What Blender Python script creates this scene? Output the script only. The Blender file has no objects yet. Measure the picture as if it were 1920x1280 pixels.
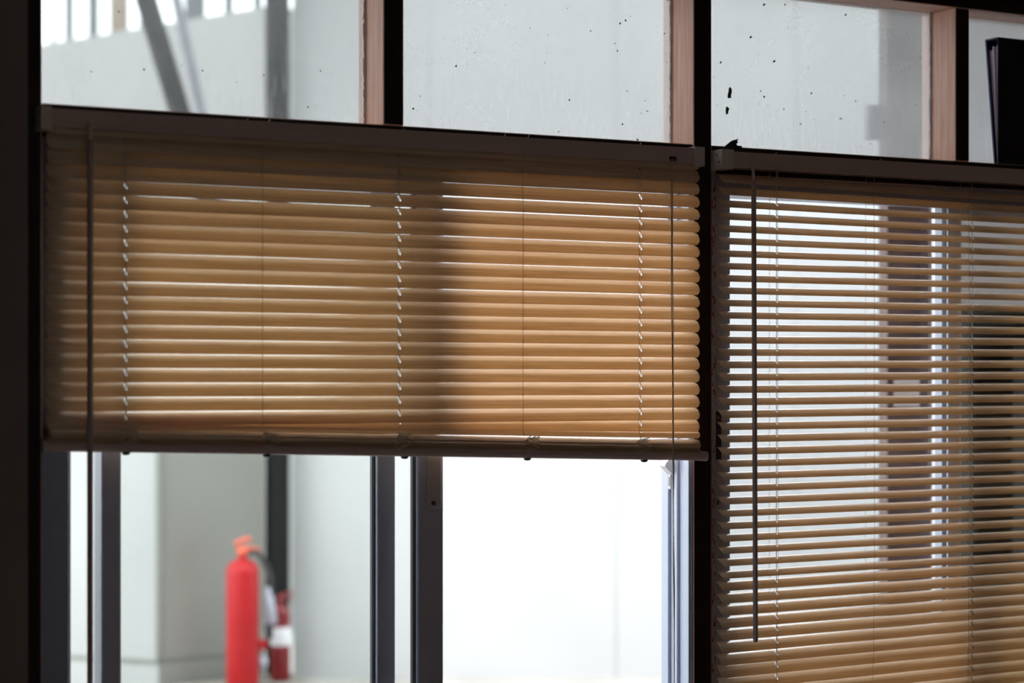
import bpy, math, random
from mathutils import Vector

# ----------------------------------------------------------------------------
# camera geometry measured from the photograph (1920 x 1280 frame)
# ----------------------------------------------------------------------------
F = 3525.0                       # focal length in pixels
PHI = math.atan(F / 6340.0)      # yaw off the window wall's normal
S_, C_ = math.sin(PHI), math.cos(PHI)
DIST = 2.72                      # camera to the window wall (plane y = 0)
EYE = 1.45
HOR = 650.0                      # horizon row

def P(px, py, Y):
    """pixel -> point on the vertical plane y = Y (parallel to the window wall)"""
    u = (px - 960.0) / F
    d = (Y + DIST) / (C_ - u * S_)
    return Vector((d * (S_ + u * C_), Y, EYE + (HOR - py) / F * d))
def X(px, Y=0.0): return P(px, HOR, Y).x
def Z(px, py, Y=0.0): return P(px, py, Y).z
def PD(px, py, d):
    """pixel -> point at depth d"""
    u = (px - 960.0) / F
    return Vector((d * (S_ + u * C_), -DIST + d * (C_ - u * S_), EYE + (HOR - py) / F * d))

sc = bpy.context.scene
col = sc.collection
cam = bpy.data.cameras.new('camera')
cam_o = bpy.data.objects.new('camera', cam)
col.objects.link(cam_o)
cam_o.location = (0, -DIST, EYE)
cam_o.rotation_euler = (math.pi / 2, 0, -PHI)
cam.sensor_width = 36.0
cam.lens = F / 1920.0 * 36.0
cam.shift_y = (HOR - 640.0) / 1920.0
cam.clip_start = 0.05
cam.dof.use_dof = True
cam.dof.focus_distance = 3.27
cam.dof.aperture_fstop = 2.6
sc.camera = cam_o

# overcast sky: even, very slightly blue
w = bpy.data.worlds.new('sky'); sc.world = w; w.use_nodes = True
bg = w.node_tree.nodes['Background']
bg.inputs[0].default_value = (0.93, 0.965, 1.0, 1)
bg.inputs[1].default_value = 1.0

sc.view_settings.view_transform = 'Standard'
sc.view_settings.look = 'None'
sc.view_settings.gamma = 1.0
sc.view_settings.use_curve_mapping = False
sc.view_settings.exposure = 2.6
sc.cycles.max_bounces = 14
sc.cycles.diffuse_bounces = 7
sc.cycles.glossy_bounces = 4
sc.cycles.transmission_bounces = 8
sc.cycles.transparent_max_bounces = 24
sc.cycles.caustics_reflective = False
sc.cycles.sample_clamp_indirect = 6.0

# ----------------------------------------------------------------------------
# materials
# ----------------------------------------------------------------------------
MATS = {}
def nm(name):
    m = bpy.data.materials.new(name); m.use_nodes = True
    nt = m.node_tree
    MATS[name] = m
    return m, nt, nt.nodes, nt.links, nt.nodes['Principled BSDF']

def noise_mat(name, c1, c2, scale=(20, 20, 20), rough=0.5, metallic=0.0, detail=4, spec=0.5, bump=0.0):
    m, nt, N, L, b = nm(name)
    tc = N.new('ShaderNodeTexCoord'); mp = N.new('ShaderNodeMapping')
    mp.inputs['Scale'].default_value = scale
    no = N.new('ShaderNodeTexNoise'); no.inputs['Scale'].default_value = 1.0
    no.inputs['Detail'].default_value = detail
    cr = N.new('ShaderNodeValToRGB')
    cr.color_ramp.elements[0].position = 0.3; cr.color_ramp.elements[0].color = (*c1, 1)
    cr.color_ramp.elements[1].position = 0.7; cr.color_ramp.elements[1].color = (*c2, 1)
    L.new(tc.outputs['Object'], mp.inputs[0]); L.new(mp.outputs[0], no.inputs['Vector'])
    L.new(no.outputs['Fac'], cr.inputs[0]); L.new(cr.outputs[0], b.inputs['Base Color'])
    b.inputs['Roughness'].default_value = rough
    b.inputs['Metallic'].default_value = metallic
    b.inputs['Specular IOR Level'].default_value = spec
    if bump:
        bp = N.new('ShaderNodeBump'); bp.inputs['Strength'].default_value = bump; bp.inputs['Distance'].default_value = 0.002
        L.new(no.outputs['Fac'], bp.inputs['Height']); L.new(bp.outputs[0], b.inputs['Normal'])
    return m

noise_mat('wood_v', (0.80, 0.44, 0.33), (0.95, 0.63, 0.51), (160, 160, 9), 0.6, bump=0.3)
noise_mat('wood_h', (0.50, 0.29, 0.23), (0.66, 0.45, 0.37), (9, 160, 160), 0.6, bump=0.3)
noise_mat('stain_v', (0.016, 0.006, 0.005), (0.028, 0.010, 0.008), (120, 120, 6), 0.5, spec=0.25)
noise_mat('stain_h', (0.016, 0.006, 0.005), (0.028, 0.010, 0.008), (6, 120, 120), 0.5, spec=0.25)
noise_mat('room_wall', (0.54, 0.46, 0.42), (0.60, 0.51, 0.47), (3, 3, 3), 0.8)
noise_mat('front_paint', (0.23, 0.19, 0.17), (0.28, 0.235, 0.21), (3, 3, 3), 0.8)
noise_mat('room_floor', (0.26, 0.19, 0.14), (0.34, 0.26, 0.19), (4, 30, 4), 0.5)
noise_mat('ceiling_paint', (0.66, 0.63, 0.60), (0.70, 0.67, 0.64), (3, 3, 3), 0.9)
noise_mat('alu', (0.31, 0.33, 0.41), (0.37, 0.39, 0.48), (8, 8, 2), 0.35, metallic=0.25, spec=0.6)
noise_mat('alu_lit', (0.50, 0.57, 0.72), (0.56, 0.63, 0.78), (8, 8, 2), 0.4, spec=0.5)  # left-facing aluminium, daylight on it put into the paler colour
noise_mat('alu_sash', (0.52, 0.53, 0.63), (0.60, 0.61, 0.72), (8, 8, 2), 0.35, metallic=0.2, spec=0.6)
noise_mat('gasket', (0.010, 0.010, 0.022), (0.016, 0.016, 0.032), (30, 30, 30), 0.5)
noise_mat('rail', (0.60, 0.45, 0.41), (0.66, 0.50, 0.46), (3, 40, 40), 0.45)
noise_mat('rail_plastic', (0.68, 0.60, 0.56), (0.74, 0.65, 0.60), (10, 10, 10), 0.4)
noise_mat('wand', (0.46, 0.38, 0.36), (0.50, 0.42, 0.40), (50, 50, 3), 0.25)
noise_mat('cord', (0.58, 0.44, 0.30), (0.70, 0.55, 0.40), (300, 300, 300), 0.7)
noise_mat('pale_cord', (0.62, 0.52, 0.40), (0.72, 0.62, 0.50), (300, 300, 300), 0.7)
noise_mat('white_plastic', (0.74, 0.76, 0.78), (0.80, 0.82, 0.84), (20, 20, 20), 0.35)
noise_mat('screw', (0.12, 0.11, 0.10), (0.20, 0.18, 0.17), (90, 90, 90), 0.4, metallic=0.8)
noise_mat('plate', (0.62, 0.56, 0.54), (0.70, 0.64, 0.62), (40, 40, 40), 0.35, metallic=0.5)
noise_mat('black_tape', (0.010, 0.009, 0.009), (0.02, 0.018, 0.018), (60, 60, 60), 0.7)
noise_mat('moss', (0.03, 0.045, 0.018), (0.06, 0.075, 0.03), (300, 300, 300), 0.9)
noise_mat('speck', (0.05, 0.045, 0.035), (0.12, 0.11, 0.09), (300, 300, 300), 0.9)
noise_mat('navy', (0.016, 0.030, 0.12), (0.022, 0.040, 0.16), (40, 40, 40), 0.35)
noise_mat('binder_black', (0.005, 0.005, 0.008), (0.008, 0.008, 0.012), (40, 40, 40), 0.5)
noise_mat('paper', (0.74, 0.72, 0.90), (0.86, 0.84, 0.96), (3, 400, 400), 0.8)
# outside
noise_mat('white_wall', (0.46, 0.465, 0.465), (0.50, 0.505, 0.505), (1.5, 1.5, 1.5), 0.55)
noise_mat('pale_wall', (0.34, 0.34, 0.335), (0.38, 0.38, 0.37), (2, 2, 2), 0.7)
noise_mat('block_white', (0.33, 0.335, 0.33), (0.37, 0.375, 0.37), (2, 2, 2), 0.4)
noise_mat('block_shade', (0.19, 0.188, 0.172), (0.215, 0.213, 0.195), (2, 2, 2), 0.22)  # block front: its shade is mixed into the colour
noise_mat('plinth_line', (0.18, 0.185, 0.16), (0.21, 0.215, 0.19), (5, 5, 5), 0.6)
noise_mat('concrete', (0.36, 0.345, 0.32), (0.44, 0.425, 0.40), (3, 3, 3), 0.9, bump=0.2)
noise_mat('kerb_stone', (0.22, 0.20, 0.175), (0.27, 0.25, 0.22), (6, 6, 6), 0.8)
noise_mat('steel_dark', (0.009, 0.0095, 0.0095), (0.014, 0.0145, 0.014), (8, 8, 8), 0.7, spec=0.12)
noise_mat('steel_grey', (0.22, 0.22, 0.25), (0.30, 0.30, 0.33), (8, 8, 8), 0.5)
noise_mat('bar_grey', (0.10, 0.12, 0.13), (0.14, 0.16, 0.17), (8, 8, 8), 0.6)
noise_mat('bar_brown', (0.28, 0.22, 0.17), (0.34, 0.27, 0.21), (8, 8, 8), 0.6)
noise_mat('timber_post', (0.09, 0.052, 0.046), (0.17, 0.115, 0.105), (12, 12, 5), 0.7, detail=2)
noise_mat('shed_grey', (0.17, 0.150, 0.152), (0.20, 0.178, 0.18), (2, 2, 2), 0.8)
noise_mat('shed_shade', (0.03, 0.03, 0.031), (0.04, 0.04, 0.04), (2, 2, 2), 0.8)  # dimness inside the shed painted as near-black walls
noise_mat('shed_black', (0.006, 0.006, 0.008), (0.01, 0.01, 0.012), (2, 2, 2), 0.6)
noise_mat('roof_sheet', (0.40, 0.40, 0.41), (0.46, 0.46, 0.47), (2, 2, 2), 0.7)
noise_mat('red_paint', (0.36, 0.010, 0.013), (0.41, 0.014, 0.017), (5, 5, 5), 0.42, spec=0.25)
noise_mat('dark_red_paint', (0.17, 0.006, 0.010), (0.21, 0.010, 0.013), (5, 5, 5), 0.3)
noise_mat('orange_red', (0.68, 0.10, 0.05), (0.72, 0.14, 0.07), (5, 5, 5), 0.35)
noise_mat('hose', (0.03, 0.025, 0.03), (0.05, 0.04, 0.045), (9, 9, 9), 0.5)
noise_mat('horn', (0.36, 0.38, 0.46), (0.44, 0.46, 0.54), (9, 9, 9), 0.4)
noise_mat('label_white', (0.70, 0.70, 0.74), (0.78, 0.78, 0.80), (9, 9, 9), 0.5)
noise_mat('notice_paper', (0.80, 0.76, 0.72), (0.86, 0.82, 0.80), (9, 9, 9), 0.6)

# slats: thin sheet, light comes through it; fine wood grain printed along it
def slat_mat(name, c1, c2, trans_c, trans):
    m, nt, N, L, b = nm(name)
    tc = N.new('ShaderNodeTexCoord'); mp = N.new('ShaderNodeMapping')
    mp.inputs['Scale'].default_value = (7, 420, 420)
    oi = N.new('ShaderNodeObjectInfo'); va = N.new('ShaderNodeVectorMath'); va.operation = 'ADD'
    sc_ = N.new('ShaderNodeVectorMath'); sc_.operation = 'SCALE'; sc_.inputs['Scale'].default_value = 1.0
    cx = N.new('ShaderNodeCombineXYZ'); ml = N.new('ShaderNodeMath'); ml.operation = 'MULTIPLY'; ml.inputs[1].default_value = 37.0
    L.new(oi.outputs['Random'], ml.inputs[0]); L.new(ml.outputs[0], cx.inputs[0]); L.new(ml.outputs[0], cx.inputs[1])
    L.new(tc.outputs['Object'], mp.inputs[0]); L.new(mp.outputs[0], va.inputs[0]); L.new(cx.outputs[0], va.inputs[1])
    no = N.new('ShaderNodeTexNoise'); no.inputs['Scale'].default_value = 1.0; no.inputs['Detail'].default_value = 3
    no.inputs['Distortion'].default_value = 0.6
    L.new(va.outputs[0], no.inputs['Vector'])
    cr = N.new('ShaderNodeValToRGB')
    cr.color_ramp.elements[0].position = 0.32; cr.color_ramp.elements[0].color = (*c1, 1)
    cr.color_ramp.elements[1].position = 0.62; cr.color_ramp.elements[1].color = (*c2, 1)
    L.new(no.outputs['Fac'], cr.inputs[0]); L.new(cr.outputs[0], b.inputs['Base Color'])
    b.inputs['Roughness'].default_value = 0.30
    b.inputs['Specular IOR Level'].default_value = 0.5
    b.inputs['Coat Weight'].default_value = 1.0; b.inputs['Coat Roughness'].default_value = 0.25; b.inputs['Coat IOR'].default_value = 1.75
    tr = N.new('ShaderNodeBsdfTranslucent')
    mu = N.new('ShaderNodeMix'); mu.data_type = 'RGBA'; mu.blend_type = 'MULTIPLY'; mu.inputs[0].default_value = 1.0
    cr2 = N.new('ShaderNodeValToRGB')
    cr2.color_ramp.elements[0].position = 0.32; cr2.color_ramp.elements[0].color = (0.80, 0.76, 0.72, 1)
    cr2.color_ramp.elements[1].position = 0.62; cr2.color_ramp.elements[1].color = (1, 1, 1, 1)
    L.new(no.outputs['Fac'], cr2.inputs[0])
    L.new(cr2.outputs[0], mu.inputs[6]); mu.inputs[7].default_value = (*trans_c, 1)
    L.new(mu.outputs[2], tr.inputs['Color'])
    mx = N.new('ShaderNodeMixShader'); mx.inputs[0].default_value = trans
    L.new(b.outputs[0], mx.inputs[1]); L.new(tr.outputs[0], mx.inputs[2])
    L.new(mx.outputs[0], nt.nodes['Material Output'].inputs['Surface'])
    return m
slat_mat('slat', (0.66, 0.53, 0.38), (0.82, 0.69, 0.52), (0.94, 0.45, 0.14), 0.20)

def glass_mat(name, tint, gloss=0.06, dust=0.0, seed=0.0):
    """thin glass: light passes straight; an optional dried-dirt film scatters part of it"""
    m, nt, N, L, b = nm(name)
    N.remove(b)
    out = N['Material Output']
    t = N.new('ShaderNodeBsdfTransparent'); t.inputs[0].default_value = (*tint, 1)
    g = N.new('ShaderNodeBsdfGlossy'); g.inputs['Roughness'].default_value = 0.02
    mx = N.new('ShaderNodeMixShader'); mx.inputs[0].default_value = gloss
    L.new(t.outputs[0], mx.inputs[1]); L.new(g.outputs[0], mx.inputs[2])
    if dust <= 0:
        L.new(mx.outputs[0], out.inputs['Surface']); return m
    tc = N.new('ShaderNodeTexCoord')
    mp = N.new('ShaderNodeMapping'); mp.inputs['Location'].default_value = (seed, seed * 1.7, seed * .6)
    L.new(tc.outputs['Object'], mp.inputs[0])
    # broad film
    n1 = N.new('ShaderNodeTexNoise'); n1.inputs['Scale'].default_value = 5.0; n1.inputs['Detail'].default_value = 5
    # rubbed streaks leaning over
    mp2 = N.new('ShaderNodeMapping'); mp2.inputs['Rotation'].default_value = (0, 0.5, 0); mp2.inputs['Scale'].default_value = (48, 1, 11)
    L.new(mp.outputs[0], mp2.inputs[0])
    n2 = N.new('ShaderNodeTexNoise'); n2.inputs['Scale'].default_value = 1.0; n2.inputs['Detail'].default_value = 3; n2.inputs['Distortion'].default_value = 1.2
    n3 = N.new('ShaderNodeTexNoise'); n3.inputs['Scale'].default_value = 260.0; n3.inputs['Detail'].default_value = 2
    L.new(mp.outputs[0], n1.inputs['Vector']); L.new(mp2.outputs[0], n2.inputs['Vector']); L.new(mp.outputs[0], n3.inputs['Vector'])
    sx = N.new('ShaderNodeSeparateXYZ'); L.new(tc.outputs['Object'], sx.inputs[0])
    low = N.new('ShaderNodeMapRange'); low.inputs['From Min'].default_value = 0.14; low.inputs['From Max'].default_value = 0.0
    low.inputs['To Min'].default_value = 0.0; low.inputs['To Max'].default_value = 1.0
    L.new(sx.outputs['Z'], low.inputs['Value'])
    st = N.new('ShaderNodeMapRange'); st.inputs['From Min'].default_value = 0.55; st.inputs['From Max'].default_value = 0.72
    L.new(n2.outputs['Fac'], st.inputs['Value'])
    stm = N.new('ShaderNodeMath'); stm.operation = 'MULTIPLY'; L.new(st.outputs[0], stm.inputs[0]); L.new(low.outputs[0], stm.inputs[1])
    a = N.new('ShaderNodeMath'); a.operation = 'MULTIPLY_ADD'; a.inputs[1].default_value = 0.30; a.inputs[2].default_value = dust - 0.15
    L.new(n1.outputs['Fac'], a.inputs[0])
    a2 = N.new('ShaderNodeMath'); a2.operation = 'MULTIPLY_ADD'; a2.inputs[1].default_value = 0.13
    L.new(stm.outputs[0], a2.inputs[0]); L.new(a.outputs[0], a2.inputs[2])
    a3 = N.new('ShaderNodeMath'); a3.operation = 'MULTIPLY_ADD'; a3.inputs[1].default_value = 0.03
    L.new(n3.outputs['Fac'], a3.inputs[0]); L.new(a2.outputs[0], a3.inputs[2]); a3.use_clamp = True
    d1 = N.new('ShaderNodeBsdfTranslucent'); d1.inputs[0].default_value = (0.50, 0.51, 0.52, 1)
    d2 = N.new('ShaderNodeBsdfDiffuse'); d2.inputs[0].default_value = (0.6, 0.6, 0.6, 1)
    md = N.new('ShaderNodeMixShader'); md.inputs[0].default_value = 0.15
    L.new(d1.outputs[0], md.inputs[1]); L.new(d2.outputs[0], md.inputs[2])
    m2 = N.new('ShaderNodeMixShader'); L.new(a3.outputs[0], m2.inputs[0])
    L.new(mx.outputs[0], m2.inputs[1]); L.new(md.outputs[0], m2.inputs[2])
    L.new(m2.outputs[0], out.inputs['Surface'])
    return m
glass_mat('glass_grey', (0.83, 0.845, 0.855), 0.03)
glass_mat('glass_clear', (0.935, 0.95, 0.945), 0.03)
for i, du in enumerate((0.08, 0.30, 0.30, 0.34)):
    glass_mat('glass_dusty_%d' % i, (0.64, 0.655, 0.65), 0.03, du, 3.1 * i + 1)

# printed film strip: pale grey with red print
def film_mat():
    m, nt, N, L, b = nm('printed_film')
    tc = N.new('ShaderNodeTexCoord')
    mp = N.new('ShaderNodeMapping'); mp.inputs['Scale'].default_value = (260, 260, 95)
    no = N.new('ShaderNodeTexNoise'); no.inputs['Scale'].default_value = 1.0; no.inputs['Detail'].default_value = 1.5; no.inputs['Distortion'].default_value = 1.0
    cr = N.new('ShaderNodeValToRGB'); cr.color_ramp.interpolation = 'CONSTANT'
    cr.color_ramp.elements[0].color = (0.36, 0.33, 0.34, 1)
    cr.color_ramp.elements[1].position = 0.58; cr.color_ramp.elements[1].color = (0.30, 0.02, 0.04, 1)
    L.new(tc.outputs['Object'], mp.inputs[0]); L.new(mp.outputs[0], no.inputs['Vector'])
    L.new(no.outputs['Fac'], cr.inputs[0]); L.new(cr.outputs[0], b.inputs['Base Color'])
    b.inputs['Roughness'].default_value = 0.4
film_mat()

# ----------------------------------------------------------------------------
# mesh helpers
# ----------------------------------------------------------------------------
class MB:
    """collects shapes (world coordinates) for one mesh"""
    def __init__(self): self.v = []; self.f = []; self.mi = []; self.smooth = []
    def add(self, verts, faces, mi=0, smooth=False):
        o = len(self.v); self.v += [Vector(p) for p in verts]
        for k, fc in enumerate(faces):
            self.f.append([i + o for i in fc]); self.mi.append(mi[k] if isinstance(mi, list) else mi); self.smooth.append(smooth)
        return self
    def box(self, x0, x1, y0, y1, z0, z1, mi=0, front=None, bevel=0.0):
        if x1 < x0: x0, x1 = x1, x0
        if bevel > 0:
            return self.bevbox(x0, x1, y0, y1, z0, z1, bevel, mi, front)
        v = [(x0,y0,z0),(x1,y0,z0),(x1,y1,z0),(x0,y1,z0),(x0,y0,z1),(x1,y0,z1),(x1,y1,z1),(x0,y1,z1)]
        f = [(3,2,1,0),(4,5,6,7),(0,1,5,4),(1,2,6,5),(2,3,7,6),(3,0,4,7)]
        m = [mi] * 6
        if front is not None: m[2] = front
        return self.add(v, f, m)
    def bevbox(self, x0, x1, y0, y1, z0, z1, b, mi=0, front=None):
        """chamfered box: 24 corner points"""
        xs, ys, zs = (x0, x1), (y0, y1), (z0, z1)
        v = []; idx = {}
        for i in (0, 1):
            for j in (0, 1):
                for k in (0, 1):
                    sx, sy, sz = (1 - 2 * i) * b, (1 - 2 * j) * b, (1 - 2 * k) * b
                    for a in range(3):
                        p = [xs[i] + sx, ys[j] + sy, zs[k] + sz]; p[a] = (xs[i], ys[j], zs[k])[a]
                        idx[(i, j, k, a)] = len(v); v.append(p)
        f = []; m = []
        def quad(keys, mm):
            f.append([idx[q] for q in keys]); m.append(mm)
        ring = [(0, 0), (1, 0), (1, 1), (0, 1)]
        for s in (0, 1):
            quad([(s, p, q, 0) for p, q in (ring if s else ring[::-1])], mi)
            quad([(p, s, q, 1) for p, q in (ring[::-1] if s else ring)], front if (front is not None and s == 0) else mi)
            quad([(p, q, s, 2) for p, q in (ring if s else ring[::-1])], mi)
        for p in (0, 1):
            for q in (0, 1):
                quad([(p, q, 0, 0), (p, q, 0, 1), (p, q, 1, 1), (p, q, 1, 0)], mi)
                quad([(p, 0, q, 0), (p, 0, q, 2), (p, 1, q, 2), (p, 1, q, 0)], mi)
                quad([(0, p, q, 1), (0, p, q, 2), (1, p, q, 2), (1, p, q, 1)], mi)
        for i in (0, 1):
            for j in (0, 1):
                for k in (0, 1):
                    quad([(i, j, k, a) for a in range(3)], mi)
        return self.add(v, f, m)
    def tube(self, pts, r, n=8, mi=0, caps=True, smooth=True):
        pts = [Vector(p) for p in pts]
        rs = r if isinstance(r, (list, tuple)) else [r] * len(pts)
        v = []; f = []
        up = Vector((0.013, 1, 0.017)).normalized()
        for i, p in enumerate(pts):
            t = (pts[min(i + 1, len(pts) - 1)] - pts[max(i - 1, 0)])
            if t.length < 1e-9: t = Vector((0, 0, 1))
            t.normalize()
            a = t.cross(up)
            if a.length < 1e-4: a = t.cross(Vector((1, 0, 0)))
            a.normalize(); b = t.cross(a).normalized(); up = -b if abs(b.dot(up)) > 0 and b.dot(up) < 0 else b
            for k in range(n):
                an = 2 * math.pi * k / n
                v.append(p + (a * math.cos(an) + b * math.sin(an)) * rs[i])
        for i in range(len(pts) - 1):
            for k in range(n):
                f.append((i * n + k, i * n + (k + 1) % n, (i + 1) * n + (k + 1) % n, (i + 1) * n + k))
        self.add(v, f, mi, smooth)
        if caps:
            o = len(self.v) - len(v)
            self.f.append([o + k for k in range(n)][::-1]); self.mi.append(mi); self.smooth.append(False)
            self.f.append([o + (len(pts) - 1) * n + k for k in range(n)]); self.mi.append(mi); self.smooth.append(False)
        return self
    def lathe(self, c, prof, n=24, mi=0):
        c = Vector(c); v = []; f = []
        for r, z in prof:
            for k in range(n):
                a = 2 * math.pi * k / n
                v.append(c + Vector((r * math.cos(a), r * math.sin(a), z)))
        for i in range(len(prof) - 1):
            for k in range(n):
                f.append((i * n + k, i * n + (k + 1) % n, (i + 1) * n + (k + 1) % n, (i + 1) * n + k))
        return self.add(v, f, mi, True)
    def prism(self, poly, y0, y1, mi=0):
        """polygon in x,z extruded along y"""
        n = len(poly)
        v = [(x, y0, z) for x, z in poly] + [(x, y1, z) for x, z in poly]
        f = [list(range(n)), list(range(2 * n - 1, n - 1, -1))] + [(i, i + n, (i + 1) % n + n, (i + 1) % n) for i in range(n)]
        return self.add(v, f, mi)
    def prism_z(self, poly, z0, z1, mi=0):
        n = len(poly)
        v = [(x, y, z0) for x, y in poly] + [(x, y, z1) for x, y in poly]
        f = [list(range(n))[::-1], list(range(n, 2 * n))] + [(i, (i + 1) % n, (i + 1) % n + n, i + n) for i in range(n)]
        return self.add(v, f, mi)
    def prism_x(self, poly, x0, x1, mi=0, z_at=None):
        """polygon in y,z extruded along x; z_at(x) shifts the section"""
        n = len(poly); za = z_at or (lambda x: 0.0)
        v = [(x0, y, z + za(x0)) for y, z in poly] + [(x1, y, z + za(x1)) for y, z in poly]
        f = [list(range(n)), list(range(2 * n - 1, n - 1, -1))] + [(i, i + n, (i + 1) % n + n, (i + 1) % n) for i in range(n)]
        return self.add(v, f, mi)
    def obj(self, name, mats, parent=None, at=None):
        me = bpy.data.meshes.new(name)
        if at is None:
            if parent is not None: at = Vector((0, 0, 0)) + WLOC[parent.name]
            else:
                lo = [min(p[i] for p in self.v) for i in range(3)]; hi = [max(p[i] for p in self.v) for i in range(3)]
                at = Vector(((lo[0] + hi[0]) / 2, (lo[1] + hi[1]) / 2, lo[2]))
        at = Vector(at)
        me.from_pydata([tuple(p - at) for p in self.v], [], self.f)
        for m in ([mats] if isinstance(mats, str) else mats): me.materials.append(MATS[m])
        me.polygons.foreach_set('material_index', self.mi)
        me.polygons.foreach_set('use_smooth', self.smooth)
        me.update()
        import bmesh
        bm = bmesh.new(); bm.from_mesh(me); bmesh.ops.recalc_face_normals(bm, faces=bm.faces); bm.to_mesh(me); bm.free()
        o = bpy.data.objects.new(name, me); col.objects.link(o)
        if parent is not None:
            o.parent = parent; o.location = at - WLOC[parent.name]
        else:
            o.location = at
        WLOC[o.name] = at
        return o
WLOC = {}
def tag(o, label=None, cat=None, group=None, kind=None):
    if label: o['label'] = label
    if cat: o['category'] = cat
    if group: o['group'] = group
    if kind: o['kind'] = kind
    return o
def thing(name, loc, label=None, cat=None, group=None, kind=None):
    o = bpy.data.objects.new(name, None); col.objects.link(o)
    o.empty_display_size = 0.05; o.location = loc; WLOC[o.name] = Vector(loc)
    return tag(o, label, cat, group, kind)
rnd = random.Random(7)

# ----------------------------------------------------------------------------
# measured lines of the window wall
# ----------------------------------------------------------------------------
X_L0, X_L1 = X(45), X(77)              # left end post
X_M0, X_M1 = X(1298), X(1332)          # post between the two windows
X_A0, X_A1 = X(717), X(755)            # upper mullion over the left window
X_B0, X_B1 = X(1789), X(1815)          # upper mullion over the right window
X_R0 = X_M1 + (X_M0 - X_L1)            # right window as wide as the left
X_R1 = X_R0 + (X_M1 - X_M0)
Z_TR = Z(78, 193.5)                    # top of the transom
Z_TRB = Z(1368, 366, 0.0) + 0.035      # bottom of the transom
Z_HEAD = Z(1812, 17)                   # underside of the top rail
Z_SILL = 0.60
GY = 0.067                             # upper glass, set back in the timber
FLOOR, CEIL, BACK = 0.0, 2.75, -5.2
XW0, XW1 = -2.6, 4.6
Z_OPEN = Z(1368, 366, 0.03)            # underside of the aluminium head frames

# ----------------------------------------------------------------------------
# room shell
# ----------------------------------------------------------------------------
def struct(name, mb, mats, label, parent=None):
    o = mb.obj(name, mats, parent)
    return tag(o, label, None, None, 'structure') if parent is None else o
struct('floor', MB().box(XW0, XW1, BACK, 0.12, -0.1, FLOOR), 'room_floor', 'dark wooden floor of the room')
struct('ceiling', MB().box(XW0 - .12, XW1 + .12, BACK - .12, 0.12, CEIL, CEIL + .1), 'ceiling_paint', 'plain ceiling of the dark room')
struct('wall_left', MB().box(XW0 - .12, XW0, BACK, 0.12, 0, CEIL), 'room_wall', 'side wall of the dark room')
struct('wall_right', MB().box(XW1, XW1 + .12, BACK, 0.12, 0, CEIL), 'room_wall', 'side wall of the dark room')
bwx0, bwx1, bwz0, bwz1 = 0.4, 1.0, 1.2, 1.9
wb = MB()
wb.box(XW0 - .12, bwx0, BACK - .12, BACK, 0, CEIL); wb.box(bwx1, XW1 + .12, BACK - .12, BACK, 0, CEIL)
wb.box(bwx0, bwx1, BACK - .12, BACK, 0, bwz0); wb.box(bwx0, bwx1, BACK - .12, BACK, bwz1, CEIL)
struct('wall_back', wb, 'room_wall', 'rear wall of the dark room')
w7 = thing('window_7', ((bwx0 + bwx1) / 2, BACK - .06, bwz0), 'added unseen window in the rear wall, fill light for the room', kind='structure')  # rear window added to brighten the dim room
fm = MB()
fm.box(bwx0, bwx0 + .05, BACK - .09, BACK - .03, bwz0, bwz1); fm.box(bwx1 - .05, bwx1, BACK - .09, BACK - .03, bwz0, bwz1)
fm.box(bwx0 + .05, bwx1 - .05, BACK - .09, BACK - .03, bwz0, bwz0 + .05); fm.box(bwx0 + .05, bwx1 - .05, BACK - .09, BACK - .03, bwz1 - .05, bwz1)
fm.obj('window_frame', 'wood_v', w7)
MB().box(bwx0 + .05, bwx1 - .05, BACK - .062, BACK - .058, bwz0 + .05, bwz1 - .05).obj('pane', 'glass_clear', w7)
wf = MB()
wf.box(XW0, X_L0, -0.022, 0.12, 0, CEIL)
wf.box(X_R1, XW1, -0.012, 0.12, 0, CEIL)
wf.box(X_L0, X_R1, 0.0, 0.12, 0, Z_SILL - 0.03)
wf.box(X_L0, X_R1, 0.004, 0.12, Z_HEAD + 0.07, CEIL)
struct('wall_front', wf, 'front_paint', 'dark plaster wall around the windows')
# timber frame (front faces stained nearly black, reveals left as bare reddish wood)
def post(name, x0, x1, z0, z1, label, y0=-0.004, y1=0.092):
    struct(name, MB().box(x0, x1, y0, y1, z0, z1, 0, front=1, bevel=0.0015), ['wood_v', 'stain_v'], label)
post('trim_1', X_L0, X_L1, Z_SILL - .03, Z_HEAD + .07, 'dark stained end post beside the tan blind')
post('trim_2', X_M0, X_M1, Z_SILL - .03, Z_HEAD + .07, 'dark stained post between the two blinds')
post('trim_3', X_A0, X_A1, Z_TR, Z_HEAD, 'reddish wooden mullion between the first two dusty panes')
post('trim_4', X_B0, X_B1, Z_TR, Z_HEAD, 'reddish wooden mullion next to the binder pane')
post('trim_5', X_R0, X_R1, Z_SILL - .03, Z_HEAD + .07, 'dark stained end post at the far side of the open blind')
def rail(name, x0, x1, z0, z1, label):
    struct(name, MB().box(x0, x1, -0.003, 0.090, z0, z1, 0, front=1, bevel=0.0015), ['wood_h', 'stain_h'], label)
rail('trim_6', X_L1, X_M0, Z_TRB, Z_TR, 'dark wooden transom above the tan blind')
rail('trim_7', X_M1, X_R0, Z_TRB, Z_TR, 'dark wooden transom above the open blind')
rail('trim_8', X_L1, X_M0, Z_HEAD, Z_HEAD + .07, 'dark wooden top rail over the first two dusty panes')
rail('trim_9', X_M1, X_R0, Z_HEAD, Z_HEAD + .07, 'dark wooden top rail over the pane with the binder')
rail('trim_10', X_L1, X_M0, Z_SILL - .03, Z_SILL, 'dark wooden sill under the first window')
rail('trim_11', X_M1, X_R0, Z_SILL - .03, Z_SILL, 'dark wooden sill under the second window')

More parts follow.
